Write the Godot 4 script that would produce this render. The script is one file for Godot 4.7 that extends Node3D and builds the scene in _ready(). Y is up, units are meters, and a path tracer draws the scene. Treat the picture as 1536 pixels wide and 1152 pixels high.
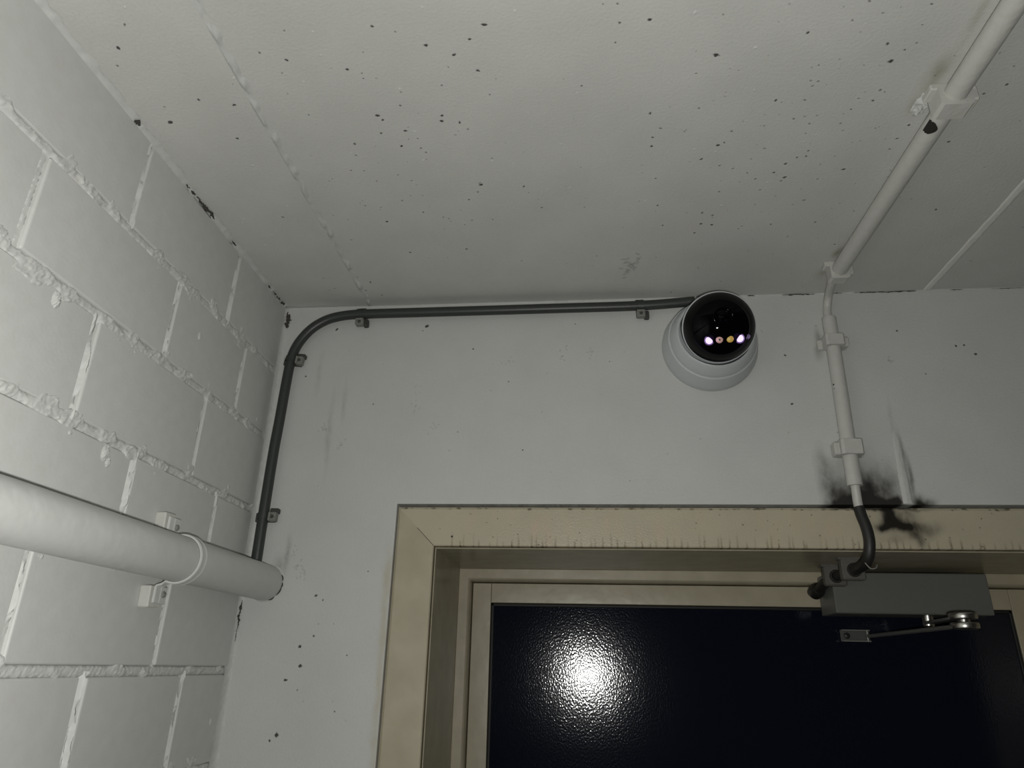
extends Node3D

# World: left wall face at x = 0, back wall face at z = 0, floor at y = 0, ceiling near y = 2.40. Metres.
const EYE := Vector3(0.478, 1.85, 1.0)
var used := {}
var M := {}
var rng := RandomNumberGenerator.new()


# ---------------------------------------------------------------- mesh builder
class MB:
	var v := PackedVector3Array()
	var t := PackedInt32Array()

	func add(p: Vector3) -> int:
		v.append(p)
		return v.size() - 1

	func tri(a: int, b: int, c: int) -> void:
		t.append(a)
		t.append(b)
		t.append(c)

	func quad(a: int, b: int, c: int, d: int) -> void:
		tri(a, b, c)
		tri(a, c, d)

	# corners counter-clockwise as seen from outside
	func face(a: Vector3, b: Vector3, c: Vector3, d: Vector3) -> void:
		quad(add(a), add(b), add(c), add(d))

	func towards(a: int, b: int, c: int, o: Vector3) -> void:
		var n := (v[b] - v[a]).cross(v[c] - v[a])
		if n.dot(o) >= 0.0:
			tri(a, b, c)
		else:
			tri(a, c, b)

	# box with chamfered edges
	func rbox(c: Vector3, s: Vector3, bevel := 0.001, bs := Basis()) -> void:
		var h := s * 0.5
		var bv: float = min(bevel, 0.45 * min(s.x, min(s.y, s.z)))
		var id := {}
		for sx in [-1, 1]:
			for sy in [-1, 1]:
				for sz in [-1, 1]:
					for ax in 3:
						var p := Vector3(sx * h.x, sy * h.y, sz * h.z)
						for k in 3:
							if k != ax:
								p[k] -= sign(p[k]) * bv
						id[[ax, sx, sy, sz]] = add(c + bs * p)
		for ax in 3:
			for s0 in [-1, 1]:
				var q := []
				for uv in [[-1, -1], [1, -1], [1, 1], [-1, 1]]:
					var k := [0, 0, 0]
					k[ax] = s0
					k[(ax + 1) % 3] = uv[0]
					k[(ax + 2) % 3] = uv[1]
					q.append(id[[ax, k[0], k[1], k[2]]])
				var o := Vector3.ZERO
				o[ax] = s0
				o = bs * o
				towards(q[0], q[1], q[2], o)
				towards(q[0], q[2], q[3], o)
		for ax in 3:
			var b1 := (ax + 1) % 3
			var b2 := (ax + 2) % 3
			for s1 in [-1, 1]:
				for s2 in [-1, 1]:
					var q := []
					for w in [[b1, -1], [b1, 1], [b2, 1], [b2, -1]]:
						var k := [0, 0, 0]
						k[ax] = w[1]
						k[b1] = s1
						k[b2] = s2
						q.append(id[[w[0], k[0], k[1], k[2]]])
					var o := Vector3.ZERO
					o[b1] = s1
					o[b2] = s2
					o = bs * o
					towards(q[0], q[1], q[2], o)
					towards(q[0], q[2], q[3], o)
		for sx in [-1, 1]:
			for sy in [-1, 1]:
				for sz in [-1, 1]:
					towards(id[[0, sx, sy, sz]], id[[1, sx, sy, sz]], id[[2, sx, sy, sz]], bs * Vector3(sx, sy, sz))

	func tube(path: PackedVector3Array, r: float, sides := 20, r_end := -1.0, caps := true) -> void:
		var n := path.size()
		var up := Vector3.UP
		var tan0 := (path[1] - path[0]).normalized()
		if absf(tan0.dot(up)) > 0.9:
			up = Vector3.RIGHT
		var nx := (up - tan0 * up.dot(tan0)).normalized()
		var rings := []
		for i in n:
			var tg := (path[min(i + 1, n - 1)] - path[max(i - 1, 0)]).normalized()
			nx = (nx - tg * nx.dot(tg)).normalized()
			var ny := tg.cross(nx)
			var rr := r if r_end < 0.0 else lerpf(r, r_end, float(i) / (n - 1))
			var ring := []
			for k in sides:
				var a := TAU * k / sides
				ring.append(add(path[i] + (nx * cos(a) + ny * sin(a)) * rr))
			rings.append(ring)
		for i in n - 1:
			for k in sides:
				var k2 := (k + 1) % sides
				quad(rings[i][k], rings[i][k2], rings[i + 1][k2], rings[i + 1][k])
		if caps:
			var c0 := add(path[0])
			var c1 := add(path[n - 1])
			for k in sides:
				var k2 := (k + 1) % sides
				tri(c0, rings[0][k2], rings[0][k])
				tri(c1, rings[n - 1][k], rings[n - 1][k2])

	# profile of (radius, height) from the bottom up the outside; the axis is the y axis of xf
	func lathe(profile: Array, xf: Transform3D, sides := 48) -> void:
		var rings := []
		for p in profile:
			var ring := []
			if p.x < 1e-6:
				ring.append(add(xf * Vector3(0, p.y, 0)))
			else:
				for k in sides:
					var a := TAU * k / sides
					ring.append(add(xf * Vector3(cos(a) * p.x, p.y, -sin(a) * p.x)))
			rings.append(ring)
		for i in rings.size() - 1:
			var a: Array = rings[i]
			var b: Array = rings[i + 1]
			for k in sides:
				var k2 := (k + 1) % sides
				if a.size() == 1 and b.size() > 1:
					tri(a[0], b[k2], b[k])
				elif b.size() == 1 and a.size() > 1:
					tri(a[k], a[k2], b[0])
				elif a.size() > 1:
					quad(a[k], a[k2], b[k2], b[k])

	# grid of points f(i, j); counter-clockwise from outside when i runs right and j runs up; keep(i, j) drops cells
	func grid(nu: int, nv: int, f: Callable, keep = null) -> void:
		var base := v.size()
		for j in nv + 1:
			for i in nu + 1:
				v.append(f.call(i, j))
		for j in nv:
			for i in nu:
				if keep != null and not keep.call(i, j):
					continue
				var a := base + j * (nu + 1) + i
				quad(a, a + 1, a + nu + 2, a + nu + 1)

	# prism: outline (counter-clockwise seen from +z of xf) extruded from z0 to z1
	func prism(outline: PackedVector2Array, z0: float, z1: float, xf := Transform3D()) -> void:
		var n := outline.size()
		var lo := []
		var hi := []
		for p in outline:
			lo.append(add(xf * Vector3(p.x, p.y, z0)))
			hi.append(add(xf * Vector3(p.x, p.y, z1)))
		for i in n:
			var k := (i + 1) % n
			quad(lo[i], lo[k], hi[k], hi[i])
		var ix := Geometry2D.triangulate_polygon(outline)
		var o := xf.basis.z
		for i in range(0, ix.size(), 3):
			towards(hi[ix[i]], hi[ix[i + 1]], hi[ix[i + 2]], o)
			towards(lo[ix[i]], lo[ix[i + 1]], lo[ix[i + 2]], -o)

	func mesh(crease := 42.0, uv = null) -> ArrayMesh:
		var nt := t.size() / 3
		var fn := PackedVector3Array()
		var fa := PackedVector3Array()
		fn.resize(nt)
		fa.resize(nt)
		var near := []
		near.resize(v.size())
		for i in nt:
			var n := (v[t[3 * i + 1]] - v[t[3 * i]]).cross(v[t[3 * i + 2]] - v[t[3 * i]])
			fa[i] = n
			fn[i] = n.normalized()
			for k in 3:
				var w := t[3 * i + k]
				if near[w] == null:
					near[w] = PackedInt32Array()
				near[w].append(i)
		var c := cos(deg_to_rad(crease))
		var pos := PackedVector3Array()
		var nor := PackedVector3Array()
		var uvs := PackedVector2Array()
		pos.resize(nt * 3)
		nor.resize(nt * 3)
		for i in nt:
			for k in 3:
				var w := t[3 * i + k]
				var s := Vector3.ZERO
				for q in near[w]:
					if fn[q].dot(fn[i]) > c:
						s += fa[q]
				var at := 3 * i + (0 if k == 0 else 3 - k)
				pos[at] = v[w]
				nor[at] = s.normalized() if s.length_squared() > 1e-30 else fn[i]
		var arr := []
		arr.resize(Mesh.ARRAY_MAX)
		arr[Mesh.ARRAY_VERTEX] = pos
		arr[Mesh.ARRAY_NORMAL] = nor
		if uv != null:
			uvs.resize(pos.size())
			for i in pos.size():
				uvs[i] = uv.call(pos[i])
			arr[Mesh.ARRAY_TEX_UV] = uvs
		var m := ArrayMesh.new()
		if uv != null:
			var st := SurfaceTool.new()
			st.create_from_arrays(arr)
			st.generate_tangents()
			return st.commit(m)
		m.add_surface_from_arrays(Mesh.PRIMITIVE_TRIANGLES, arr)
		return m


# ---------------------------------------------------------------- naming
func numbered(called: String) -> String:
	var n: int = used.get(called, -1) + 1
	used[called] = n
	return called if n == 0 else "%s_%03d" % [called, n]


func inst(called: String, m: Mesh, material: Material, parent: Node = null) -> MeshInstance3D:
	var o := MeshInstance3D.new()
	o.mesh = m
	o.material_override = material
	if parent == null:
		o.name = numbered(called)
		add_child(o, true)
	else:
		var c := 0
		for k in parent.get_children():
			if String(k.name).trim_suffix("_" + String(k.name).get_slice("_", String(k.name).get_slice_count("_") - 1)) == called or String(k.name) == called:
				c += 1
		o.name = called if c == 0 else "%s_%03d" % [called, c]
		parent.add_child(o, true)
	return o


func tag(o: Node, label: String, category := "", group := "", kind := "") -> void:
	o.set_meta("label", label)
	if category:
		o.set_meta("category", category)
	if group:
		o.set_meta("group", group)
	if kind:
		o.set_meta("kind", kind)


func thing(called: String, at: Vector3, label: String, category: String, group := "") -> Node3D:
	var o := Node3D.new()
	o.name = numbered(called)
	add_child(o, true)
	o.position = at
	tag(o, label, category, group)
	return o


func struct(called: String, label: String, category: String) -> Node3D:
	var o := Node3D.new()
	o.name = called
	add_child(o, true)
	tag(o, label, category, "", "structure")
	return o


# a mesh given in world space put under a thing that stands elsewhere
func part(called: String, b: MB, material: Material, parent: Node3D, crease := 42.0) -> MeshInstance3D:
	var base := Vector3.ZERO
	var n: Node = parent
	while n is Node3D and n != self:
		base += n.position
		n = n.get_parent()
	for i in b.v.size():
		b.v[i] -= base
	return inst(called, b.mesh(crease), material, parent)


func lay(y: Vector3, z_hint := Vector3(0, 0, 1)) -> Basis:
	var yy := y.normalized()
	var x := yy.cross(z_hint)
	if x.length() < 0.05:
		x = yy.cross(Vector3.RIGHT)
	x = x.normalized()
	return Basis(x, yy, x.cross(yy))


func smooth(pts: Array, per := 8) -> PackedVector3Array:
	var out := PackedVector3Array()
	for i in pts.size() - 1:
		var a: Vector3 = pts[max(i - 1, 0)]
		var b: Vector3 = pts[i]
		var c: Vector3 = pts[i + 1]
		var d: Vector3 = pts[min(i + 2, pts.size() - 1)]
		for k in per:
			out.append(b.cubic_interpolate(c, a, d, float(k) / per))
	out.append(pts[pts.size() - 1])
	return out


# ---------------------------------------------------------------- materials
func noise(freq: float, rnd_seed: int, oct := 3, kind := FastNoiseLite.TYPE_SIMPLEX_SMOOTH) -> FastNoiseLite:
	var n := FastNoiseLite.new()
	n.noise_type = kind
	n.frequency = freq
	n.seed = rnd_seed
	n.fractal_octaves = oct
	return n


func bump_tex(freq: float, rnd_seed: int, strength: float, oct := 3, size := 512) -> NoiseTexture2D:
	var x := NoiseTexture2D.new()
	x.width = size
	x.height = size
	x.seamless = true
	x.as_normal_map = true
	x.bump_strength = strength
	x.noise = noise(freq, rnd_seed, oct)
	return x


func tone_tex(freq: float, rnd_seed: int, a: Color, b: Color, oct := 4, size := 512) -> NoiseTexture2D:
	var x := NoiseTexture2D.new()
	x.width = size
	x.height = size
	x.seamless = true
	x.noise = noise(freq, rnd_seed, oct)
	var g := Gradient.new()
	g.set_color(0, a)
	g.set_color(1, b)
	x.color_ramp = g
	return x


func mat(called: String, c: Color, rough: float, bump: Texture2D = null, bump_by := 1.0, tile := 0.2, tone: Texture2D = null, metal := 0.0) -> StandardMaterial3D:
	var m := StandardMaterial3D.new()
	m.resource_name = called
	m.albedo_color = c
	m.roughness = rough
	m.metallic = metal
	if bump or tone:
		m.uv1_triplanar = true
		m.uv1_world_triplanar = true
		m.uv1_scale = Vector3.ONE / tile
	if bump:
		m.normal_enabled = true
		m.normal_texture = bump
		m.normal_scale = bump_by
	if tone:
		m.albedo_texture = tone
	M[called] = m
	return m


# a picture of a painted surface: grain and mottling, then pits, scuffs and soot stamped at their places
class PaintSkin:
	var w: int
	var h: int
	var x0: float
	var y0: float
	var per: float # pixels per metre
	var px: PackedByteArray
	var hi: PackedByteArray # height

	func setup(wide: int, high: int, left: float, top: float, ppm: float, base: Color, rnd_seed: int, mottle: float) -> void:
		w = wide
		h = high
		x0 = left
		y0 = top
		per = ppm
		var n1 := FastNoiseLite.new()
		n1.seed = rnd_seed
		n1.frequency = 0.006
		n1.fractal_octaves = 4
		var n2 := FastNoiseLite.new()
		n2.seed = rnd_seed + 1
		n2.frequency = 0.16
		n2.fractal_octaves = 3
		var a := n1.get_image(w, h, false, false, false).get_data()
		var b := n2.get_image(w, h, false, false, false).get_data()
		px.resize(w * h * 3)
		hi = b.duplicate()
		var r := base.r * 255.0
		var g := base.g * 255.0
		var bl := base.b * 255.0
		for i in w * h:
			var q := 1.0 + (a[i] - 128) * mottle / 128.0 + (b[i] - 128) * 0.012 / 128.0
			px[3 * i] = int(minf(255.0, r * q))
			px[3 * i + 1] = int(minf(255.0, g * q))
			px[3 * i + 2] = int(minf(255.0, bl * q))
			hi[i] = 128 + (b[i] - 128) / 4

	func mix(i: int, c: Color, k: float) -> void:
		px[3 * i] = int(lerpf(px[3 * i], c.r * 255.0, k))
		px[3 * i + 1] = int(lerpf(px[3 * i + 1], c.g * 255.0, k))
		px[3 * i + 2] = int(lerpf(px[3 * i + 2], c.b * 255.0, k))

	# ragged spot, r in metres; deep pushes the height down
	func spot(x: float, y: float, r: float, c: Color, k: float, deep: int, rag: FastNoiseLite, stretch := 1.0, turn := 0.0) -> void:
		var cx := (x - x0) * per
		var cy := (y - y0) * per
		var rr := r * per
		var reach := int(ceil(rr * maxf(stretch, 1.0) * 1.6)) + 1
		for j in range(-reach, reach + 1):
			for i in range(-reach, reach + 1):
				var u := int(cx) + i
				var v := int(cy) + j
				if u < 0 or v < 0 or u >= w or v >= h:
					continue
				var dx := u + 0.5 - cx
				var dy := v + 0.5 - cy
				var ex := (dx * cos(turn) + dy * sin(turn)) / stretch
				var ey := -dx * sin(turn) + dy * cos(turn)
				var d := sqrt(ex * ex + ey * ey) / rr + 0.45 * rag.get_noise_2d(u * 1.0, v * 1.0)
				var q := clampf((1.0 - d) * rr * 0.8 + 0.3, 0.0, 1.0)
				if q > 0.0:
					mix(v * w + u, c, k * q)
					hi[v * w + u] = int(clampf(hi[v * w + u] - deep * q, 0.0, 255.0))

	# soft-grained stain built from blobs [x, y, rx, ry, strength] and broken up by noise
	func stain(blobs: Array, c: Color, rag: FastNoiseLite, grain: FastNoiseLite, most := 0.96) -> void:
		var lo := Vector2(1e9, 1e9)
		var up := Vector2(-1e9, -1e9)
		for b in blobs:
			lo = lo.min(Vector2(b[0] - 2.6 * b[2], b[1] - 2.6 * b[3]))
			up = up.max(Vector2(b[0] + 2.6 * b[2], b[1] + 2.6 * b[3]))
		for v in range(maxi(0, int((lo.y - y0) * per)), mini(h, int((up.y - y0) * per))):
			for u in range(maxi(0, int((lo.x - x0) * per)), mini(w, int((up.x - x0) * per))):
				var wx := 0.004 * rag.get_noise_2d(u * 1.0, v * 0.7)
				var wy := 0.006 * rag.get_noise_2d(u * 1.0 + 900.0, v * 0.7)
				var s := 0.0
				for b in blobs:
					var dx: float = (x0 + u / per + wx - b[0]) / b[2]
					var dy: float = (y0 + v / per + wy - b[1]) / b[3]
					var e := dx * dx + dy * dy
					if e < 7.0:
						s += b[4] * exp(-e)
				if s > 0.012:
					s *= 1.0 + 0.7 * grain.get_noise_2d(u * 1.0, v * 0.6)
					mix(v * w + u, c, clampf(s, 0.0, most))

	func material(called: String, rough: float, relief: float) -> StandardMaterial3D:
		var m := StandardMaterial3D.new()
		m.resource_name = called
		m.albedo_texture = ImageTexture.create_from_image(Image.create_from_data(w, h, false, Image.FORMAT_RGB8, px))
		var him := Image.create_from_data(w, h, false, Image.FORMAT_L8, hi)
		him.convert(Image.FORMAT_RGBA8)
		him.bump_map_to_normal_map(relief)
		m.normal_enabled = true
		m.normal_texture = ImageTexture.create_from_image(him)
		m.roughness = rough
		return m


const WHITE := Color(0.765, 0.768, 0.757)
const BEIGE := Color(0.703, 0.672, 0.588)


func _ready() -> void:
	rng.seed = 71
	# ---- camera
	var cam := Camera3D.new()
	cam.name = "camera"
	cam.fov = 57.7228
	cam.near = 0.02
	cam.far = 30.0
	add_child(cam)
	cam.transform = Transform3D(Basis(Vector3(0.99602, 0.02079, -0.08665), Vector3(0.01342, 0.92632, 0.37651), Vector3(0.08809, -0.37617, 0.92235)).orthonormalized(), EYE)
	cam.current = true

	# ---- environment: a dark stairwell, no sky light
	var we := WorldEnvironment.new()
	we.name = "environment"
	var env := Environment.new()
	env.background_mode = Environment.BG_COLOR
	env.background_color = Color.BLACK
	env.ambient_light_source = Environment.AMBIENT_SOURCE_DISABLED
	env.tonemap_mode = Environment.TONE_MAPPER_LINEAR
	env.tonemap_exposure = 0.355
	env.sdfgi_enabled = true
	env.ssao_enabled = true
	env.ssil_enabled = true
	we.environment = env
	add_child(we)

	# ---- the photographer's flash, a hand's width below and right of the lens
	var fl := SpotLight3D.new()
	fl.name = "flash"
	fl.light_color = Color(1.0, 1.0, 0.98)
	fl.light_energy = 1.0
	fl.light_size = 0.006
	fl.spot_angle = 62.0
	fl.spot_angle_attenuation = 0.35
	fl.spot_range = 12.0
	fl.spot_attenuation = 2.0
	fl.shadow_enabled = true
	add_child(fl)
	fl.transform = Transform3D(cam.transform.basis, EYE + Vector3(0.021, -0.031, 0.004))

	# added fill spot at the flash, aimed left to brighten the near block wall
	var sp := SpotLight3D.new()
	sp.name = "flash_spill"
	sp.light_color = Color(1.0, 1.0, 0.98)
	sp.light_energy = 1.3
	sp.light_size = 0.006
	sp.spot_angle = 62.0
	sp.spot_angle_attenuation = 1.0
	sp.spot_range = 12.0
	sp.spot_attenuation = 2.0
	sp.shadow_enabled = true
	add_child(sp)
	sp.transform = Transform3D(cam.transform.basis * Basis(Vector3.UP, deg_to_rad(75.0)), EYE + Vector3(0.021, -0.031, 0.004))

	make_materials()
	build_room()
	build_left_wall()
	build_joints()
	build_door_frame()
	build_door()
	build_waste_pipe()
	build_dark_conduit()
	build_white_conduit()
	build_closer()
	build_camera()


# ---------------------------------------------------------------- materials
func make_materials() -> void:
	var fine := bump_tex(0.035, 5, 3.0)
	var lumps := bump_tex(0.012, 9, 6.0)
	var mott := tone_tex(0.008, 3, Color(0.97, 0.97, 0.965), Color(1, 1, 1))
	var dirt := tone_tex(0.008, 13, Color(0.92, 0.915, 0.9), Color(1, 1, 1))
	mat("block_paint", WHITE, 0.55, fine, 0.12, 0.12, mott)
	mat("mortar_paint", WHITE, 0.6, fine, 0.3, 0.06, mott)
	mat("pipe_paint", WHITE, 0.42, lumps, 0.25, 0.16, mott)
	mat("conduit_paint", Color(0.755, 0.752, 0.733), 0.45, lumps, 0.4, 0.08, mott)
	mat("strip_paint", Color(0.87, 0.87, 0.85), 0.6, fine, 0.2, 0.2, mott)
	mat("crack_dark", Color(0.25, 0.24, 0.225), 0.95, fine, 1.0, 0.05)
	mat("chipped", Color(0.13, 0.12, 0.1), 0.9, fine, 1.0, 0.03)
	mat("enamel", BEIGE, 0.36, lumps, 0.12, 0.25, dirt)
	mat("enamel_side", BEIGE, 0.24, lumps, 0.06, 0.25, dirt)
	M.enamel_side.metallic_specular = 0.12
	mat("seal", Color(0.09, 0.09, 0.085), 0.6)
	mat("grey_plastic", Color(0.2, 0.215, 0.207), 0.42, fine, 0.15, 0.08)
	mat("clip_mid", Color(0.37, 0.365, 0.345), 0.5, fine, 0.4, 0.05, dirt)
	mat("clip_grey", Color(0.5, 0.5, 0.485), 0.6, fine, 0.6, 0.05, dirt)
	mat("clip_dark", Color(0.25, 0.25, 0.24), 0.6, fine, 0.6, 0.05)
	mat("rubber", Color(0.135, 0.132, 0.125), 0.5, fine, 0.4, 0.05)
	mat("closer_grey", Color(0.4, 0.402, 0.39), 0.42, fine, 0.25, 0.06)
	mat("steel", Color(0.72, 0.71, 0.69), 0.3, fine, 0.1, 0.05, null, 1.0)
	mat("dark_steel", Color(0.4, 0.4, 0.39), 0.36, fine, 0.15, 0.05, null, 0.45)
	mat("lit_edge_steel", Color(0.56, 0.56, 0.545), 0.4, fine, 0.15, 0.05, null, 0.2)  # pale so the flange edges look lit; brightness put into the colour
	mat("cam_white", Color(0.725, 0.74, 0.745), 0.38)
	mat("cam_black", Color(0.03, 0.03, 0.032), 0.42)
	M.cam_black.metallic_specular = 0.25
	mat("cam_glass", Color(0.02, 0.02, 0.025), 0.05)
	M.cam_glass.metallic_specular = 0.2
	mat("concrete", Color(0.34, 0.335, 0.325), 0.85, fine, 0.8, 0.3, dirt)
	mat("plain_white", WHITE, 0.6, fine, 0.4, 0.2, mott)
	# navy gloss with an orange-peel relief, a little longer up than across
	var navy := StandardMaterial3D.new()
	navy.albedo_color = Color(0.07, 0.085, 0.13)
	navy.roughness = 0.1
	navy.normal_enabled = true
	navy.normal_texture = bump_tex(0.1, 21, 0.245, 3, 1024)
	navy.uv1_scale = Vector3(2.6, 2.0, 1.0)
	navy.metallic_specular = 0.45
	M["navy"] = navy
	for c in [["led_on", Color(0.93, 0.85, 1.0), 3.0], ["led_halo", Color(0.36, 0.14, 0.6), 0.35], ["led_reflection", Color(0.36, 0.14, 0.6), 0.13]]:
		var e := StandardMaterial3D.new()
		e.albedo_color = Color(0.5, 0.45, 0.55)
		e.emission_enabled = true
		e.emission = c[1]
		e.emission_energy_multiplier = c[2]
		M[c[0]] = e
	mat("led_amber", Color(0.85, 0.72, 0.3), 0.4)
	mat("led_pink", Color(0.85, 0.68, 0.62), 0.4)

	# back wall skin
	var rag := noise(0.21, 31, 2)
	var warp := noise(0.012, 33, 4)
	var grain := noise(0.09, 35, 4)
	var grain2 := noise(0.03, 36, 4)
	var dark := Color(0.13, 0.125, 0.115)
	var s := PaintSkin.new()
	s.setup(2048, 1280, 0.0, 0.0, 2048.0 / 1.4, WHITE, 40, 0.018)
	# y runs down from 2.45
	for p in [[0.241, 2.3617, 3.2, 1.6], [0.235, 2.3535, 1.4, 1.0], [0.319, 2.319, 1.7, 1.0], [0.165, 2.227, 1.6, 1.0], [0.401, 2.151, 1.6, 1.0], [0.377, 2.262, 1.3, 1.0], [0.482, 2.36, 1.3, 1.0], [0.80, 2.299, 2.0, 1.2], [0.8, 2.22, 2.2, 1.3], [0.0905, 2.359, 2.2, 1.8], [0.049, 2.276, 2.0, 1.0], [0.1, 1.845, 3.0, 1.3], [0.096, 1.87, 2.6, 1.2], [0.1, 1.815, 1.4, 1.0], [0.082, 1.827, 2.2, 1.6], [0.0797, 1.76, 3.6, 1.0], [0.071, 1.753, 2.0, 1.0], [0.11, 1.938, 2.2, 1.3], [0.121, 1.932, 1.6, 1.0], [0.114, 1.884, 2.0, 1.0], [0.182, 1.972, 1.3, 1.0], [0.164, 1.86, 1.3, 1.0], [0.155, 1.79, 1.4, 1.0], [0.97, 2.337, 2.0, 1.2], [1.05, 2.31, 2.2, 1.0], [1.062, 2.311, 2.0, 1.0], [1.075, 2.296, 2.2, 1.3], [0.998, 2.265, 1.3, 1.0]]:
		s.spot(p[0], 2.45 - p[1], p[2] * 0.0007, dark, 0.85, 70, rag, p[3], rng.randf_range(-0.8, 0.8))
	for i in 110:
		var lone := rng.randf()
		s.spot(rng.randf_range(0.03, 1.38), rng.randf_range(0.06, 0.86), 0.0004 + 0.0006 * lone * lone, dark, rng.randf_range(0.25, 0.6), 40, rag, rng.randf_range(1.0, 1.5), rng.randf() * 3.0)
	# faint rubbed marks
	for p in [[0.262, 2.187, 6.0, 1.2], [0.375, 2.297, 5.0, 1.6], [0.46, 2.305, 7.0, 1.5], [0.235, 2.25, 4.0, 1.4], [0.23, 2.22, 5.0, 1.8], [0.12, 2.16, 5.0, 2.4], [0.505, 2.31, 6.0, 1.5], [0.09, 2.19, 5.0, 2.8], [0.95, 2.29, 6.0, 1.5], [0.08, 1.98, 6.0, 2.2], [0.07, 2.0, 5.0, 1.6], [0.088, 1.965, 5.0, 2.2]]:
		for k in 7:
			s.spot(p[0] + rng.randfn(0.0, 0.004), 2.45 - p[1] + rng.randfn(0.0, 0.006), p[2] * 0.00022, Color(0.5, 0.5, 0.49), 0.22, 4, rag, p[3], rng.randf() * 3.0)
	# soot licked up the wall where the cable passes the door frame, and its lesser tongue further right
	var soot := Color(0.1, 0.092, 0.08)
	s.stain([[0.84, 0.379, 0.01, 0.006, 1.0], [0.856, 0.376, 0.014, 0.008, 1.0], [0.884, 0.375, 0.018, 0.01, 1.5], [0.906, 0.379, 0.02, 0.005, 1.4], [0.922, 0.376, 0.008, 0.007, 0.8], [0.876, 0.362, 0.018, 0.016, 0.75], [0.9, 0.362, 0.02, 0.013, 0.4], [0.846, 0.362, 0.013, 0.018, 0.45], [0.836, 0.352, 0.008, 0.028, 0.3], [0.83, 0.33, 0.008, 0.03, 0.12], [0.884, 0.345, 0.026, 0.024, 0.26], [0.914, 0.352, 0.018, 0.022, 0.25], [0.87, 0.33, 0.03, 0.03, 0.1], [0.953, 0.376, 0.007, 0.009, 0.7], [0.962, 0.378, 0.01, 0.006, 0.6], [0.947, 0.345, 0.003, 0.026, 0.42], [0.942, 0.305, 0.003, 0.026, 0.24], [0.936, 0.26, 0.003, 0.03, 0.1], [0.851, 0.13, 0.004, 0.016, 0.3], [0.848, 0.146, 0.004, 0.012, 0.22]], soot, warp, grain2, 0.95)  # slim strokes paint shadow right of the chase; final blobs darken beside upper clip
	s.stain([[0.211, 0.48, 0.006, 0.03, 0.4], [0.212, 0.55, 0.005, 0.06, 0.5], [0.212, 0.68, 0.005, 0.1, 0.5]], Color(0.69, 0.66, 0.58), warp, grain2, 0.6)
	s.stain([[0.05, 0.472, 0.008, 0.012, 0.3], [0.06, 0.455, 0.004, 0.02, 0.3], [0.045, 0.5, 0.01, 0.008, 0.25], [0.1, 0.27, 0.004, 0.05, 0.16], [0.118, 0.22, 0.003, 0.03, 0.14], [0.07, 0.17, 0.004, 0.03, 0.12]], Color(0.42, 0.42, 0.41), warp, grain, 0.35)
	M["wall_skin"] = s.material("wall_skin", 0.6, 1.6)

	# ceiling skin: x across, z down the picture
	s = PaintSkin.new()
	s.setup(2048, 1536, 0.0, 0.0, 2048.0 / 1.4, Color(0.763, 0.763, 0.748), 50, 0.022)
	for p in [[0.4, 0.531, 2.2], [0.366, 0.499, 2.0], [0.341, 0.512, 2.0], [0.384, 0.516, 1.6], [0.295, 0.537, 1.8], [0.2, 0.505, 1.8], [0.387, 0.478, 1.7], [0.27, 0.425, 2.2], [0.274, 0.418, 1.8], [0.338, 0.412, 2.5], [0.34, 0.42, 1.8], [0.295, 0.4, 1.9], [0.285, 0.376, 2.2], [0.367, 0.301, 2.4], [0.231, 0.233, 2.0], [0.552, 0.525, 2.2], [0.57, 0.356, 2.0], [0.57, 0.37, 1.5], [0.6, 0.2, 1.5], [0.62, 0.48, 2.6], [0.7, 0.5, 1.8], [0.79, 0.46, 2.6], [0.645, 0.352, 2.2], [0.63, 0.33, 1.6], [0.72, 0.3, 1.8], [0.735, 0.29, 1.9], [0.8, 0.3, 1.9], [0.845, 0.37, 1.8], [0.65, 0.2, 2.0], [0.665, 0.197, 2.0], [0.645, 0.18, 1.7], [0.04, 0.53, 2.6], [0.037, 0.43, 2.8], [0.085, 0.46, 2.0], [0.1, 0.4, 1.8], [0.12, 0.45, 1.8], [0.44, 0.25, 1.5], [0.9, 0.34, 1.8]]:
		s.spot(p[0], p[1], p[2] * 0.00075, dark, 0.78, 80, rag, rng.randf_range(1.0, 1.6), rng.randf_range(-0.5, 0.5))
	for i in 420:
		var c := Vector2(rng.randf_range(0.01, 1.38), rng.randf_range(0.02, 1.03))
		if i < 150:
			c = Vector2(rng.randfn(0.72, 0.1), rng.randfn(0.36, 0.13))
		elif i < 230:
			c = Vector2(rng.randfn(0.3, 0.08), rng.randfn(0.36, 0.12))
		var lone := rng.randf()
		s.spot(c.x, c.y, 0.0005 + 0.0009 * lone * lone, dark, rng.randf_range(0.3, 0.8), 60, rag, rng.randf_range(1.0, 1.8), rng.randf() * 3.0)
	for i in 150:
		s.spot(rng.randf_range(0.01, 1.38), rng.randf_range(0.02, 1.03), rng.randf_range(0.0008, 0.0016), Color(0.86, 0.86, 0.85), 0.7, -70, rag)
	for i in 26:
		s.spot(0.565 + rng.randfn(0.0, 0.006), 0.105 + rng.randfn(0.0, 0.013), 0.0022, Color(0.45, 0.45, 0.44), 0.25, 5, rag, 2.0, rng.randf() * 3.0)
	# brown-green grime beside the conduit
	s.stain([[0.847, 0.5, 0.005, 0.05, 0.13], [0.842, 0.44, 0.008, 0.02, 0.34], [0.84, 0.4, 0.006, 0.016, 0.25], [0.848, 0.56, 0.004, 0.06, 0.12], [0.852, 0.12, 0.005, 0.012, 0.5], [0.852, 0.06, 0.01, 0.014, 0.24]], Color(0.44, 0.425, 0.34), warp, grain2, 0.6)
	M["ceiling_skin"] = s.material("ceiling_skin", 0.65, 1.6)

	# head of the door frame: beige enamel with rust-flecked drips along its lower edge and soot near the cable
	s = PaintSkin.new()
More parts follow.
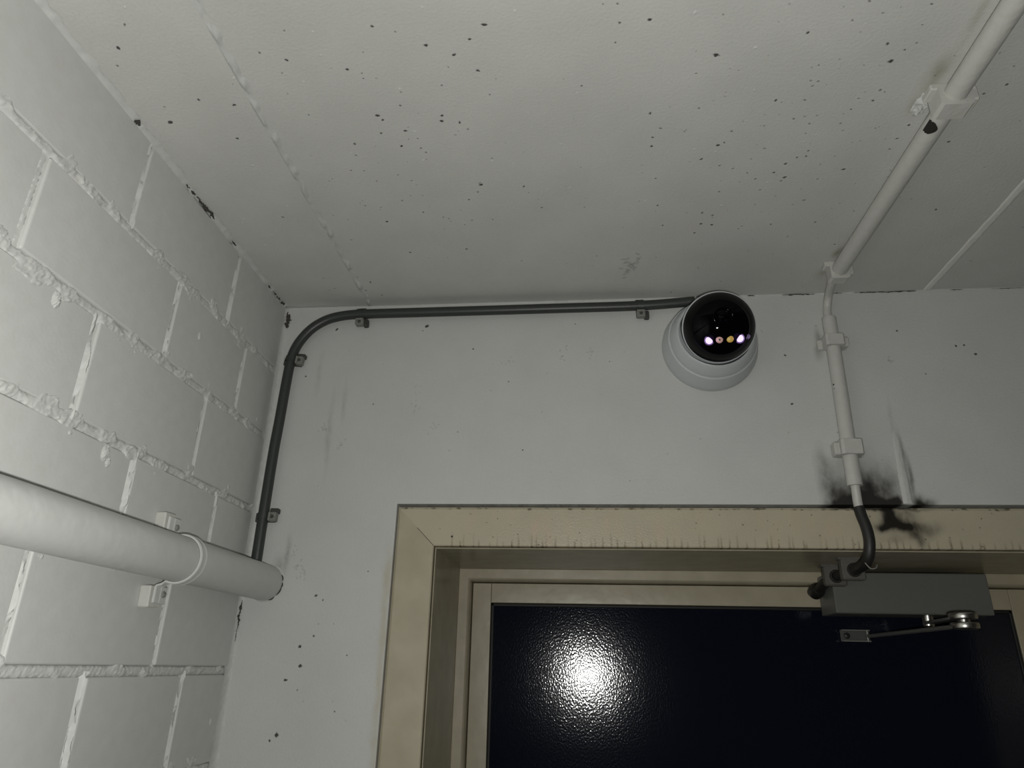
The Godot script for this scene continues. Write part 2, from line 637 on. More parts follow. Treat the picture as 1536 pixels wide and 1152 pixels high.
	s.setup(2048, 128, 0.2, 0.0, 2048.0 / 1.12, BEIGE, 60, 0.03)
	for i in 92:
		var x := 0.3 + i * 0.0109 + rng.randfn(0.0, 0.0028)
		var weak := rng.randf_range(0.12, 0.42)
		var tall := rng.randf_range(0.006, 0.02)
		for k in 7:
			s.spot(x + rng.randfn(0.0, 0.0003), 0.0625 - tall * k / 6.0, 0.0015, Color(0.42, 0.37, 0.3), weak * (0.6 - 0.07 * k), 0, rag, 2.4, 1.57)
		if rng.randf() < 0.7:
			s.spot(x, 0.0628, rng.randf_range(0.0011, 0.0024), Color(0.17, 0.155, 0.12), 0.8, 20, rag)
	for i in 60:
		s.spot(rng.randf_range(0.22, 1.3), rng.randf_range(0.008, 0.06), rng.randf_range(0.0006, 0.0012), Color(0.3, 0.25, 0.2), rng.randf_range(0.3, 0.8), 20, rag)
	for i in 30:
		s.spot(rng.randf_range(0.3, 0.85), rng.randf_range(0.008, 0.05), rng.randf_range(0.004, 0.009), Color(0.78, 0.68, 0.6), 0.2, 0, rag, 2.2, 1.57)
	for i in 70:
		s.spot(rng.randf_range(0.22, 1.28), rng.randf_range(0.0055, 0.0075), rng.randf_range(0.0008, 0.002), Color(0.3, 0.28, 0.23), rng.randf_range(0.2, 0.7), 0, rag, 2.0)
	s.spot(0.3, 0.0475, 0.0016, Color(0.1, 0.09, 0.08), 0.95, 30, rag)
	s.stain([[0.909, 0.008, 0.008, 0.008, 1.3], [0.91, 0.018, 0.008, 0.009, 1.2], [0.922, 0.027, 0.016, 0.007, 1.1], [0.9, 0.03, 0.009, 0.005, 0.7], [0.938, 0.031, 0.012, 0.006, 0.7], [0.938, 0.042, 0.008, 0.008, 0.55], [0.947, 0.052, 0.006, 0.009, 0.34], [0.957, 0.034, 0.014, 0.008, 0.3], [0.932, 0.014, 0.012, 0.008, 0.3], [0.915, 0.044, 0.014, 0.006, 0.16], [0.86, 0.006, 0.03, 0.002, 0.7], [0.915, 0.006, 0.04, 0.002, 0.6]], soot, warp, grain2, 0.93)
	M["header_skin"] = s.material("header_skin", 0.36, 2.0)


# ---------------------------------------------------------------- the room
func ceil_y(x: float) -> float:
	return 2.3995 + 0.0062 * clampf(x, 0.0, 1.3)


func slab(called: String, a: Vector3, b: Vector3, m: Material, label: String, category: String) -> void:
	var k := MB.new()
	k.rbox((a + b) * 0.5, b - a, 0.002)
	var o := inst(called, k.mesh(), m)
	tag(o, label, category, "", "structure")


func build_room() -> void:
	slab("floor", Vector3(-0.2, -0.15, -0.24), Vector3(2.8, 0, 5.0), M.concrete, "grey concrete floor of the stairwell below the door", "floor")
	slab("wall_right", Vector3(2.6, 0, 0.0), Vector3(2.8, 2.6, 5.0), M.plain_white, "white painted side wall facing the block wall", "wall")
	slab("wall_front", Vector3(-0.2, 0, 5.0), Vector3(2.8, 2.6, 5.15), M.plain_white, "white painted end wall opposite the navy door", "wall")

	# back wall: three fields round the door opening, with the reveal of the opening
	var wall := struct("wall_back", "smooth white plastered wall with pits and soot above the door", "wall")
	var k := MB.new()
	var xl := 0.2165
	var xr := 1.2935
	var yt := 2.0695
	var f := func(x0: float, y0: float, x1: float, y1: float) -> void:
		k.face(Vector3(x0, y0, 0), Vector3(x1, y0, 0), Vector3(x1, y1, 0), Vector3(x0, y1, 0))
		k.face(Vector3(x1, y0, -0.24), Vector3(x0, y0, -0.24), Vector3(x0, y1, -0.24), Vector3(x1, y1, -0.24))
	f.call(-0.2, 0.0, xl, yt)
	f.call(-0.2, yt, xl, 2.6)
	f.call(xl, yt, xr, 2.6)
	f.call(xr, yt, 2.8, 2.6)
	f.call(xr, 0.0, 2.8, yt)
	k.face(Vector3(xl, 0, 0), Vector3(xl, 0, -0.24), Vector3(xl, yt, -0.24), Vector3(xl, yt, 0))
	k.face(Vector3(xr, 0, -0.24), Vector3(xr, 0, 0), Vector3(xr, yt, 0), Vector3(xr, yt, -0.24))
	k.face(Vector3(xl, yt, -0.24), Vector3(xr, yt, -0.24), Vector3(xr, yt, 0), Vector3(xl, yt, 0))
	inst("plaster", k.mesh(30.0, func(p: Vector3) -> Vector2: return Vector2(p.x / 1.4, (2.45 - p.y) / 0.875)), M.wall_skin, wall)
	# a filled chase: low ridge of plaster running down to the door frame
	k = MB.new()
	var n := noise(40.0, 3, 3)
	k.grid(12, 90, func(i: int, j: int) -> Vector3:
		var y := 2.0705 + j * 0.00145
		var u := i / 12.0 * 2.0 - 1.0
		var rise := clampf((2.2 - y) / 0.09, 0.0, 1.0)
		var wide := 0.0035 + 0.0035 * rise
		return Vector3(0.9375 + u * wide + 0.0008 * n.get_noise_1d(y * 6.0), y, -0.0008 + 0.0034 * rise * sqrt(maxf(0.0, 1.0 - u * u)) + 0.0003 * n.get_noise_2d(u, y)))
	tag(inst("filled_chase", k.mesh(60.0), M.plain_white, wall), "low ridge of filler rising from the door frame beside the soot")

	# ceiling: three casts of concrete with seams between them
	var top := struct("ceiling", "white painted concrete ceiling with pits and two seams", "ceiling")
	var edges := [-0.002, 0.1445, 1.026, 2.6]
	var drop := [0.0012, 0.0, 0.0006]
	for i in 3:
		var a: float = edges[i]
		var b: float = edges[i + 1]
		k = MB.new()
		var d: float = drop[i]
		k.grid(8, 12, func(u: int, v: int) -> Vector3:
			var x := lerpf(a, b, u / 8.0)
			return Vector3(x, ceil_y(x) + d, lerpf(0.0, 5.0, v / 12.0)))
		k.face(Vector3(a, 2.58, 0), Vector3(a, 2.58, 5), Vector3(b, 2.58, 5), Vector3(b, 2.58, 0))
		for x in [a, b]:
			k.face(Vector3(x, ceil_y(x) + d, 0), Vector3(x, ceil_y(x) + d, 5), Vector3(x, 2.58, 5), Vector3(x, 2.58, 0))
		inst("cast_panel", k.mesh(30.0, func(p: Vector3) -> Vector2: return Vector2(p.x / 1.4, p.z / 1.05)), M.ceiling_skin, top)
	# the seam on the left: a broken bead of squeezed-out cement
	var n1 := noise(9.0, 4, 2)
	var n2 := noise(70.0, 6, 3)
	k = MB.new()
	k.grid(400, 8, func(i: int, j: int) -> Vector3:
		var z := 0.002 + i * 0.004
		var u := j / 8.0 * 2.0 - 1.0
		var x := 0.1445 + u * 0.0055 + 0.0016 * n1.get_noise_1d(z)
		var hgt := maxf(-0.001, 0.0012 + 0.0042 * n2.get_noise_2d(x * 0.9, z * 0.5)) * (1.0 - u * u) * 1.2
		return Vector3(x, ceil_y(x) - hgt + 0.0006, z))
	tag(inst("seam_bead", k.mesh(50.0), M.mortar_paint, top), "broken raised bead along the seam near the block wall")
	# the seam on the right: a filled strip standing a little proud
	k = MB.new()
	k.grid(300, 6, func(i: int, j: int) -> Vector3:
		var z := 0.002 + i * 0.005
		var u := j / 6.0 * 2.0 - 1.0
		var x := 1.026 + u * (0.0068 + 0.0007 * n1.get_noise_1d(z * 3.0 + 40.0 * signf(u))) + 0.0008 * n1.get_noise_1d(z)
		var hgt := 0.0009 if absf(u) < 0.9 else -0.0008
		return Vector3(x, ceil_y(x) - hgt - 0.0003 * n2.get_noise_2d(x, z), z))
	tag(inst("seam_strip", k.mesh(40.0), M.strip_paint, top), "smooth raised strip of filler along the right seam")


# ---------------------------------------------------------------- block wall
func build_left_wall() -> void:
	var wall := struct("wall_left", "white painted block wall with rough mortar joints", "wall")
	var k := MB.new()
	k.rbox(Vector3(-0.115, 1.3, 2.5), Vector3(0.17, 2.6, 5.0), 0.001)
	inst("wall_core", k.mesh(), M.mortar_paint, wall)
	k = MB.new()
	k.rbox(Vector3(-0.016, 0.745, 2.5), Vector3(0.032, 1.49, 5.0), 0.001)
	k.rbox(Vector3(-0.016, 1.995, 3.26), Vector3(0.032, 1.01, 3.48), 0.001)
	inst("wall_face", k.mesh(), M.plain_white, wall)
	# courses: [bottom, top] and the head joints along z
	var beds := [1.495, 1.609, 1.7215, 1.8375, 1.9465, 2.0595, 2.1735, 2.2835, 2.402]
	var heads := [
		[0.006, 0.1885, 0.417, 0.645, 0.88, 1.11, 1.34, 1.52], [0.006, 0.118, 0.302, 0.53, 0.76, 0.99, 1.22, 1.52],
		[0.006, 0.1185, 0.302, 0.53, 0.76, 0.99, 1.22, 1.52], [0.006, 0.189, 0.416, 0.645, 0.88, 1.11, 1.34, 1.52],
		[0.006, 0.1165, 0.303, 0.53, 0.76, 0.99, 1.22, 1.52], [0.006, 0.189, 0.4115, 0.642, 0.87, 1.1, 1.34, 1.52],
		[0.006, 0.1115, 0.2935, 0.526, 0.758, 0.99, 1.22, 1.52], [0.006, 0.174, 0.401, 0.633, 0.86, 1.09, 1.33, 1.52]]
	heads[0] = heads[3]
	var hj := 0.0036
	for c in 8:
		var y0: float = beds[c] + 0.0048
		var y1: float = beds[c + 1] - (0.0048 if c < 7 else 0.004)
		var row: Array = heads[c]
		for i in row.size() - 1:
			var z0: float = row[i] + (hj if i > 0 else 0.0) + rng.randfn(0.0, 0.0006)
			var z1: float = row[i + 1] - hj + rng.randfn(0.0, 0.0006)
			k = MB.new()
			var tilt := Basis.from_euler(Vector3(rng.randfn(0.0, 0.003), rng.randfn(0.0, 0.004), rng.randfn(0.0, 0.004)))
			k.rbox(Vector3(-0.0155 + rng.randfn(0.0, 0.0005), (y0 + y1) * 0.5, (z0 + z1) * 0.5), Vector3(0.031, y1 - y0, z1 - z0), rng.randf_range(0.0018, 0.0034), tilt)
			inst("block", k.mesh(60.0), M.block_paint, wall)
	# bed joints: crumbly mortar, smeared over the block edges in places
	var n1 := noise(26.0, 14, 2)
	var n2 := noise(230.0, 15, 3)
	var n3 := noise(95.0, 16, 3)
	for c in range(1, 8):
		var y: float = beds[c]
		k = MB.new()
		var shy := 0.55 if c == 3 else 0.0
		k.grid(620, 20, func(i: int, j: int) -> Vector3:
			var z := 1.05 - i * 0.00168
			var u := j / 20.0 * 2.0 - 1.0
			var yy := y + u * 0.0165
			var joint := smoothstep(0.42, 0.22, absf(u))
			var broad := n1.get_noise_2d(z * 0.8, yy * 0.9 + c * 7.0)
			var smear := smoothstep(-0.05, 0.55, broad * 1.5 + 0.52 - absf(u) * 0.95 - shy)
			var rough := n2.get_noise_2d(z, yy)
			var lump := maxf(0.0, n3.get_noise_2d(z + c, yy))
			var x := -0.006 + 0.0044 * joint + smear * (0.0059 - 0.0042 * joint + 0.0012 * lump) + (0.0012 * rough + 0.0008 * lump) * maxf(joint * 0.8, smear)
			return Vector3(minf(x, 0.0022), yy + 0.0008 * n3.get_noise_1d(z * 2.0), z))
		inst("bed_joint", k.mesh(55.0), M.mortar_paint, wall)
	# head joints
	for c in 8:
		var row: Array = heads[c]
		for i in range(1, row.size() - 1):
			var zc: float = row[i]
			if zc > 1.0:
				continue
			var y0: float = beds[c]
			var y1: float = minf(beds[c + 1], 2.399)
			k = MB.new()
			var full := rng.randf_range(-0.25, 0.5)
			var slip := rng.randf_range(-0.3, 0.3)
			k.grid(9, 52, func(p: int, q: int) -> Vector3:
				var u := p / 9.0 * 2.0 - 1.0
				var y := lerpf(y0, y1, q / 52.0)
				var z := zc - u * 0.0095 + 0.0006 * n3.get_noise_1d(y * 3.0)
				var joint := smoothstep(0.6, 0.3, absf(u))
				var smear := clampf(n1.get_noise_2d(zc * 9.0 + u * 0.05, y * 0.8) * 1.3 + full - absf(u - slip) * 0.9, 0.0, 1.0)
				return Vector3(minf(-0.009 + 0.0056 * joint + 0.0078 * smear + 0.0009 * n2.get_noise_2d(z, y), 0.0016), y, z))
			inst("head_joint", k.mesh(55.0), M.mortar_paint, wall)
	# dabs of mortar left on the block faces
	for d in [[2.2355, 0.2315, 0.0042], [1.7755, 0.0285, 0.003], [2.189, 0.0415, 0.003], [2.044, 0.352, 0.0065], [2.037, 0.345, 0.0045], [2.158, 0.468, 0.006], [1.906, 0.34, 0.002]]:
		k = MB.new()
		var sz: float = d[2]
		var o := Vector3(0, d[0], d[1])
		k.grid(10, 14, func(i: int, j: int) -> Vector3:
			var u := i / 10.0 * 2.0 - 1.0
			var w := j / 14.0 * 2.0 - 1.0
			var bulge := maxf(0.0, 1.0 - u * u - w * w + 0.5 * n3.get_noise_2d(u * 0.03 + o.y * 3.0, w * 0.03))
			return o + Vector3(-0.0008 + sz * 0.5 * bulge, w * sz * 1.5, -u * sz))
		inst("mortar_dab", k.mesh(60.0), M.mortar_paint, wall)


# dark opening with torn edges from a to b; side points across it
func ragged(k: MB, a: Vector3, b: Vector3, side: Vector3, half: float, n: FastNoiseLite) -> void:
	var segs := 48
	var len := a.distance_to(b)
	var off := a.x * 3.0 + a.y * 5.0 + a.z * 7.0
	k.grid(1, segs, func(i: int, j: int) -> Vector3:
		var q := float(j) / segs
		var body := pow(maxf(0.0, sin(PI * q)), 0.55)
		var edge := 1.0 if i == 1 else -1.0
		var w := body * (0.62 + 0.9 * n.get_noise_2d(off + q * len * 0.9, edge * 3.0) + 0.5 * n.get_noise_2d(off + q * len * 3.0, edge * 9.0))
		var drift := 0.5 * n.get_noise_2d(off + q * len * 0.5, 20.0)
		return a.lerp(b, q) + side * half * (edge * maxf(w, 0.0) + drift * body))


# ---------------------------------------------------------------- joints between walls and ceiling
func build_joints() -> void:
	var n1 := noise(14.0, 24, 3)
	var n2 := noise(90.0, 25, 3)
	# left wall to ceiling
	var k := MB.new()
	var gap := func(z: float) -> float:
		# open lengths of the crack
		var s := 0.0
		for g in [[0.432, 0.436, 0.8], [0.262, 0.305, 0.8], [0.196, 0.203, 0.5], [0.04, 0.058, 0.8], [0.022, 0.03, 0.8], [0.318, 0.326, 0.5], [0.0, 0.006, 0.8]]:
			if z > g[0] - 0.002 and z < g[1] + 0.002:
				s = maxf(s, g[2])
		return s
	var top := struct("trim_1", "rough filler bead where the block wall meets the ceiling", "filler bead")
	k.grid(440, 6, func(i: int, j: int) -> Vector3:
		var z := 0.004 + i * 0.0026
		var a := j / 6.0
		var g: float = gap.call(z)
		var r := (0.0075 + 0.004 * n1.get_noise_1d(z * 3.0)) * (1.0 - 0.8 * g)
		var fat := 0.0016 * n2.get_noise_2d(z, a * 0.02)
		# from the wall up and round to the ceiling, hollow
		var w := (1.0 - a)
		return Vector3(r * (1.0 - w) * (1.0 - w) + fat * 0.5 - 0.0012, 2.3997 - r * w * w + fat * 0.5 + 0.0008, z), func(i: int, _j: int) -> bool:
		return gap.call(0.004 + (i + 0.5) * 0.0026) < 1.2 + 0.3 * n2.get_noise_1d(i * 0.02))
	inst("bead", k.mesh(60.0), M.mortar_paint, top)
	k = MB.new()
	for g in [[0.430, 0.4395, 0.004], [0.256, 0.306, 0.0034], [0.308, 0.318, 0.002], [0.192, 0.207, 0.0015], [0.034, 0.048, 0.003], [0.05, 0.063, 0.002], [0.017, 0.029, 0.004], [0.07, 0.082, 0.0014], [0.32, 0.33, 0.0018]]:
		ragged(k, Vector3(0.0021, 2.3974, g[0]), Vector3(0.0021, 2.3974, g[1]), Vector3(0.7, 0.7, 0), g[2], n2)
	inst("open_crack", k.mesh(30.0), M.crack_dark, top)

	# back wall to ceiling
	var back := struct("trim_2", "thin filler line where the plastered wall meets the ceiling", "filler bead")
	k = MB.new()
	var open := func(x: float) -> bool:
		for g in [[0.808, 0.857], [0.885, 0.899], [0.918, 1.01], [0.757, 0.764], [0.45, 0.47]]:
			if x > g[0] and x < g[1] and n2.get_noise_1d(x * 1.7) > -0.33:
				return true
		return false
	k.grid(560, 4, func(i: int, j: int) -> Vector3:
		var x := 0.002 + i * 0.0025
		var a := 1.0 - j / 4.0
		var r := 0.0036 + 0.0022 * n1.get_noise_1d(x * 3.0)
		return Vector3(x, ceil_y(x) - r * a * a + 0.0004, r * (1.0 - a) * (1.0 - a) - 0.0002 + 0.0004 * n2.get_noise_2d(x, a * 0.01)), func(i: int, _j: int) -> bool:
		return not open.call(0.002 + (i + 0.5) * 0.0025))
	inst("bead", k.mesh(60.0), M.plain_white, back)
	k = MB.new()
	for g in [[0.806, 0.858, 0.0016], [0.884, 0.9, 0.0011], [0.918, 0.955, 0.0012], [0.95, 1.012, 0.0016], [0.754, 0.766, 0.001], [1.06, 1.08, 0.0008], [1.12, 1.17, 0.0008]]:
		ragged(k, Vector3(g[0], ceil_y(g[0]) - 0.0012, 0.0009), Vector3(g[1], ceil_y(g[1]) - 0.0012, 0.0009), Vector3(0, 1, 0), g[2], n2)
	inst("open_crack", k.mesh(30.0), M.crack_dark, back)

	# block wall to back wall: hollow fillet of plaster, broken open below the pipe
	var corner := struct("trim_3", "uneven plaster fillet in the corner of the block wall, cracked below the pipe", "plaster fillet")
	k = MB.new()
	k.grid(8, 440, func(i: int, j: int) -> Vector3:
		var y := 1.5 + j * 0.00204
		var a := i / 8.0
		var rz := 0.0145 + 0.004 * n1.get_noise_1d(y * 2.0)
		var rx := 0.0085 + 0.0035 * n1.get_noise_1d(y * 2.0 + 9.0)
		var fat := 0.0011 * n2.get_noise_2d(y, a * 0.02)
		return Vector3(rx * a * a + fat * 0.6 - 0.0006, y, rz * (1.0 - a) * (1.0 - a) + fat * 0.6 - 0.0005), func(_i: int, j: int) -> bool:
		var y := 1.5 + (j + 0.5) * 0.00204
		if y > 1.887 and y < 1.929:
			return false
		return not (y > 2.366 and y < 2.384 and _i > 2))
	inst("fillet", k.mesh(60.0), M.mortar_paint, corner)
	k = MB.new()
	for g in [[1.891, 1.931, 0.0023, 0.0035], [1.874, 1.892, 0.0013, 0.0025], [2.362, 2.389, 0.0055, 0.006], [2.384, 2.394, 0.0014, 0.003]]:
		ragged(k, Vector3(g[3], g[0], 0.0022), Vector3(g[3], g[1], 0.0022), Vector3(1, 0, -0.15), g[2], n2)
	inst("open_crack", k.mesh(30.0), M.crack_dark, corner)


# ---------------------------------------------------------------- steel door frame
const FL := 0.2775 # opening, left
const FR := 1.2315
const FT := 2.006


func build_door_frame() -> void:
	var fr := struct("trim_4", "beige enamelled steel door frame with a stepped rebate", "door frame")
	var ol := 0.2185
	var orr := 1.2905
	var ot := 2.0672
	var gi := 0.0032 # groove by the inner edge
	# face of the head and of the two jambs, mitred, with rolled outer edge
	var k := MB.new()
	var zf := -0.003
	var head := func(a: float, b: float, z0: float, z1: float) -> void:
		# a, b: distances out from the opening edge; the b side lies further out
		k.face(Vector3(FL - a, FT + a, z0), Vector3(FR + a, FT + a, z0), Vector3(FR + b, FT + b, z1), Vector3(FL - b, FT + b, z1))
	head.call(gi, gi + 0.0012, zf - 0.0012, zf)
	head.call(gi + 0.0012, 0.056, zf, zf)
	head.call(0.056, 0.0595, zf, zf - 0.002)
	head.call(0.0595, 0.0612, zf - 0.002, zf - 0.02)
	head.call(gi, gi, zf - 0.012, zf - 0.0012)
	inst("head_casing", k.mesh(50.0, func(p: Vector3) -> Vector2: return Vector2((p.x - 0.2) / 1.12, (2.07 - p.y) / 0.07)), M.header_skin, fr)
	for side in [-1, 1]:
		k = MB.new()
		var e := FL if side < 0 else FR
		for q in [[gi, gi + 0.0012, zf - 0.0012, zf], [gi + 0.0012, 0.056, zf, zf], [0.056, 0.0595, zf, zf - 0.002], [0.0595, 0.0612, zf - 0.002, zf - 0.02], [gi, gi, zf - 0.012, zf - 0.0012]]:
			var p := [Vector3(e + side * q[0], 0.0, q[2]), Vector3(e + side * q[1], 0.0, q[3]), Vector3(e + side * q[1], FT + q[1], q[3]), Vector3(e + side * q[0], FT + q[0], q[2])]
			if side < 0:
				p.reverse()
			k.face(p[0], p[1], p[2], p[3])
		inst("jamb_casing", k.mesh(50.0), M.enamel, fr)
	for side in [-1, 1]:
		k = MB.new()
		var e := FL if side < 0 else FR
		k.rbox(Vector3(e + side * 0.0165, FT + 0.0165, zf), Vector3(0.036, 0.0007, 0.0005), 0.0001, Basis(Vector3(0, 0, 1), deg_to_rad(45.0 * side)))
		inst("mitre_seam", k.mesh(), M.chipped, fr)
	# lining, groove bead, stop and rebate: one section swept up the left, along the head and down the right
	# section: (distance into the opening, depth behind the wall face)
	var sec := {
		"lining": [[-gi, 0.015], [-0.0008, 0.012], [-0.0008, 0.0035], [0.0, 0.0028], [0.0007, 0.0035], [0.0007, 0.22]],
		"stop": [[0.0007, 0.22], [0.0014, 0.2192], [0.0165, 0.2192], [0.0188, 0.2215], [0.0205, 0.226], [0.0205, 0.238]],
		"rebate": [[0.0205, 0.238], [0.0205, 0.26], [0.03, 0.26]]}
	for nm in sec:
		k = MB.new()
		var pr: Array = sec[nm]
		for i in pr.size() - 1:
			var a := Vector2(pr[i][0], pr[i][1])
			var b := Vector2(pr[i + 1][0], pr[i + 1][1])
			var pa := [Vector3(FL + a.x, 0, -a.y), Vector3(FL + a.x, FT - a.x, -a.y), Vector3(FR - a.x, FT - a.x, -a.y), Vector3(FR - a.x, 0, -a.y)]
			var pb := [Vector3(FL + b.x, 0, -b.y), Vector3(FL + b.x, FT - b.x, -b.y), Vector3(FR - b.x, FT - b.x, -b.y), Vector3(FR - b.x, 0, -b.y)]
			for q in 3:
				k.face(pa[q], pb[q], pb[q + 1], pa[q + 1])
		inst(nm, k.mesh(40.0), M.enamel_side if nm == "lining" else M.enamel, fr)


# ---------------------------------------------------------------- door leaf
func build_door() -> void:
	var d := struct("door_1", "navy glossy door in a beige border, closed, under the grey closer", "door")
	var x0 := FL + 0.0218
	var x1 := FR - 0.0218
	var y1 := FT - 0.0218
	var zf := -0.243
	var pl := 0.3315
	var prr := 1.1775
	var pt := 1.9515
	var k := MB.new()
	k.rbox(Vector3((x0 + pl) * 0.5, (y1 + 0.008) * 0.5, zf - 0.02), Vector3(pl - x0, y1 - 0.008, 0.04), 0.0012)
	inst("stile", k.mesh(50.0), M.enamel, d)
	k = MB.new()
	k.rbox(Vector3((x1 + prr) * 0.5, (y1 + 0.008) * 0.5, zf - 0.02), Vector3(x1 - prr, y1 - 0.008, 0.04), 0.0012)
	inst("stile", k.mesh(50.0), M.enamel, d)
	k = MB.new()
	k.rbox(Vector3((pl + prr) * 0.5, (y1 + pt) * 0.5, zf - 0.02), Vector3(prr - pl, y1 - pt, 0.04), 0.0012)
	inst("rail", k.mesh(50.0), M.enamel, d)
	k = MB.new()
	k.rbox(Vector3((pl + prr) * 0.5, 0.034, zf - 0.02), Vector3(prr - pl, 0.052, 0.04), 0.0012)
	inst("rail", k.mesh(50.0), M.enamel, d)
	# panel, dark seal round it
	k = MB.new()
	var zp := zf - 0.004
	k.face(Vector3(pl + 0.004, 0.064, zp), Vector3(prr - 0.004, 0.064, zp), Vector3(prr - 0.004, pt - 0.004, zp), Vector3(pl + 0.004, pt - 0.004, zp))
	k.face(Vector3(prr - 0.004, 0.064, zp - 0.03), Vector3(pl + 0.004, 0.064, zp - 0.03), Vector3(pl + 0.004, pt - 0.004, zp - 0.03), Vector3(prr - 0.004, pt - 0.004, zp - 0.03))
	inst("panel", k.mesh(30.0, func(p: Vector3) -> Vector2: return Vector2(p.x, -p.y)), M.navy, d)
	k = MB.new()
	for b in [[pl, 0.06, pl + 0.0055, pt], [prr - 0.0055, 0.06, prr, pt], [pl, pt - 0.0055, prr, pt], [pl, 0.06, prr, 0.0655]]:
		k.rbox(Vector3((b[0] + b[2]) * 0.5, (b[1] + b[3]) * 0.5, zf - 0.006), Vector3(b[2] - b[0], b[3] - b[1], 0.009), 0.0012)
	inst("seal", k.mesh(50.0), M.seal, d)


# ---------------------------------------------------------------- waste pipe
func build_waste_pipe() -> void:
	var c := Vector3(0.034, 1.9547, 0.0)
	var r := 0.0249
	var t := thing("waste_pipe", Vector3(c.x, c.y, 0.0), "fat white painted pipe running along the block wall into the back wall", "pipe")
	var k := MB.new()
	var n := noise(3.0, 44, 2)
	var path := PackedVector3Array()
	for i in 60:
		var z := -0.004 + i * 0.05
		path.append(c + Vector3(0.0004 * n.get_noise_1d(z), 0.0005 * n.get_noise_1d(z + 9.0), minf(z, 2.99)))
	k.tube(path, r, 56)
	part("tube", k, M.pipe_paint, t)
	k = MB.new()
	var n2 := noise(60.0, 45, 3)
	k.grid(60, 4, func(i: int, j: int) -> Vector3:
		var a := TAU * i / 60.0
		var w := j / 4.0
		var rr := r - 0.0006 + (0.003 + 0.0016 * n2.get_noise_2d(cos(a) * 0.03, sin(a) * 0.03)) * (1.0 - w) * (1.0 - w)
		return c + Vector3(cos(a) * rr, sin(a) * rr, 0.0042 * w - 0.0003))
	part("filler_ring", k, M.mortar_paint, t)
	k = MB.new()
	for q in [[-0.28, 0.05], [0.1, 0.06], [-0.75, 0.09], [-1.25, 0.06]]:
		for s in 6:
			var a0: float = q[0] + q[1] * s
			var a1: float = a0 + q[1]
			var h0 := 0.0012 * sin(PI * s / 6.0) + 0.0002
			var h1 := 0.0012 * sin(PI * (s + 1) / 6.0) + 0.0002
			k.face(c + Vector3(cos(a0) * (r + 0.0004), sin(a0) * (r + 0.0004), 0.0032), c + Vector3(cos(a0) * (r + 0.0004 + h0), sin(a0) * (r + 0.0004 + h0), 0.0016), c + Vector3(cos(a1) * (r + 0.0004 + h1), sin(a1) * (r + 0.0004 + h1), 0.0016), c + Vector3(cos(a1) * (r + 0.0004), sin(a1) * (r + 0.0004), 0.0032))
	part("open_crack", k, M.crack_dark, t)

	# saddle strap: a band round the pipe, a lug above and below on spacer blocks
	var zs := 0.2325
	var st := thing("pipe_strap", Vector3(0.0, c.y, zs), "white painted saddle strap holding the fat pipe to the block wall", "pipe strap")
	k = MB.new()
	var half := 0.0062
	var prof := [[-half, 0.0004], [-half, 0.0022], [-half + 0.0012, 0.0029], [-half + 0.0026, 0.0021], [half - 0.0026, 0.0021], [half - 0.0012, 0.0029], [half, 0.0022], [half, 0.0004]]
	var spine := []
	spine.append([Vector2(0.0125, -0.047), Vector2(1, 0)])
	spine.append([Vector2(0.0125, -0.0305), Vector2(1, 0)])
	spine.append([Vector2(0.0142, -0.0278), Vector2(0.7, -0.7)])
	spine.append([Vector2(0.02, -0.0262), Vector2(0.2, -1)])
	for i in 37:
		var a := deg_to_rad(-112.0 + 224.0 * i / 36.0)
		spine.append([Vector2(c.x + cos(a) * r, sin(a) * r), Vector2(cos(a), sin(a))])
	spine.append([Vector2(0.0142, 0.0278), Vector2(0.7, 0.7)])
	spine.append([Vector2(0.0125, 0.0305), Vector2(1, 0)])
	spine.append([Vector2(0.0125, 0.047), Vector2(1, 0)])
	var sp := spine
	k.grid(prof.size() - 1, spine.size() - 1, func(i: int, j: int) -> Vector3:
		var p: Vector2 = sp[j][0] + sp[j][1].normalized() * prof[i][1]
		return Vector3(p.x, c.y + p.y, zs - prof[i][0]))
	part("band", k, M.pipe_paint, st, 35.0)
	for s in [-1, 1]:
		k = MB.new()
		k.rbox(Vector3(0.0136, c.y + s * 0.0385, zs - 0.006), Vector3(0.0022, 0.019, 0.025), 0.0007)
		part("lug", k, M.pipe_paint, st)
		k = MB.new()
		k.rbox(Vector3(0.0061, c.y + s * 0.0405, zs + 0.0005), Vector3(0.0125, 0.0235, 0.022), 0.0012, Basis.from_euler(Vector3(0.05, 0, 0)))
		part("spacer_block", k, M.conduit_paint, st)
		k = MB.new()
		k.lathe([Vector2(0, 0.0), Vector2(0.0036, 0.0), Vector2(0.0036, 0.0012), Vector2(0.0028, 0.0022), Vector2(0.0011, 0.0025), Vector2(0.0009, 0.0014), Vector2(0, 0.0014)], Transform3D(lay(Vector3.RIGHT), Vector3(0.0146, c.y + s * 0.0375, zs - 0.011)), 20)
		part("screw", k, M.clip_grey, st)


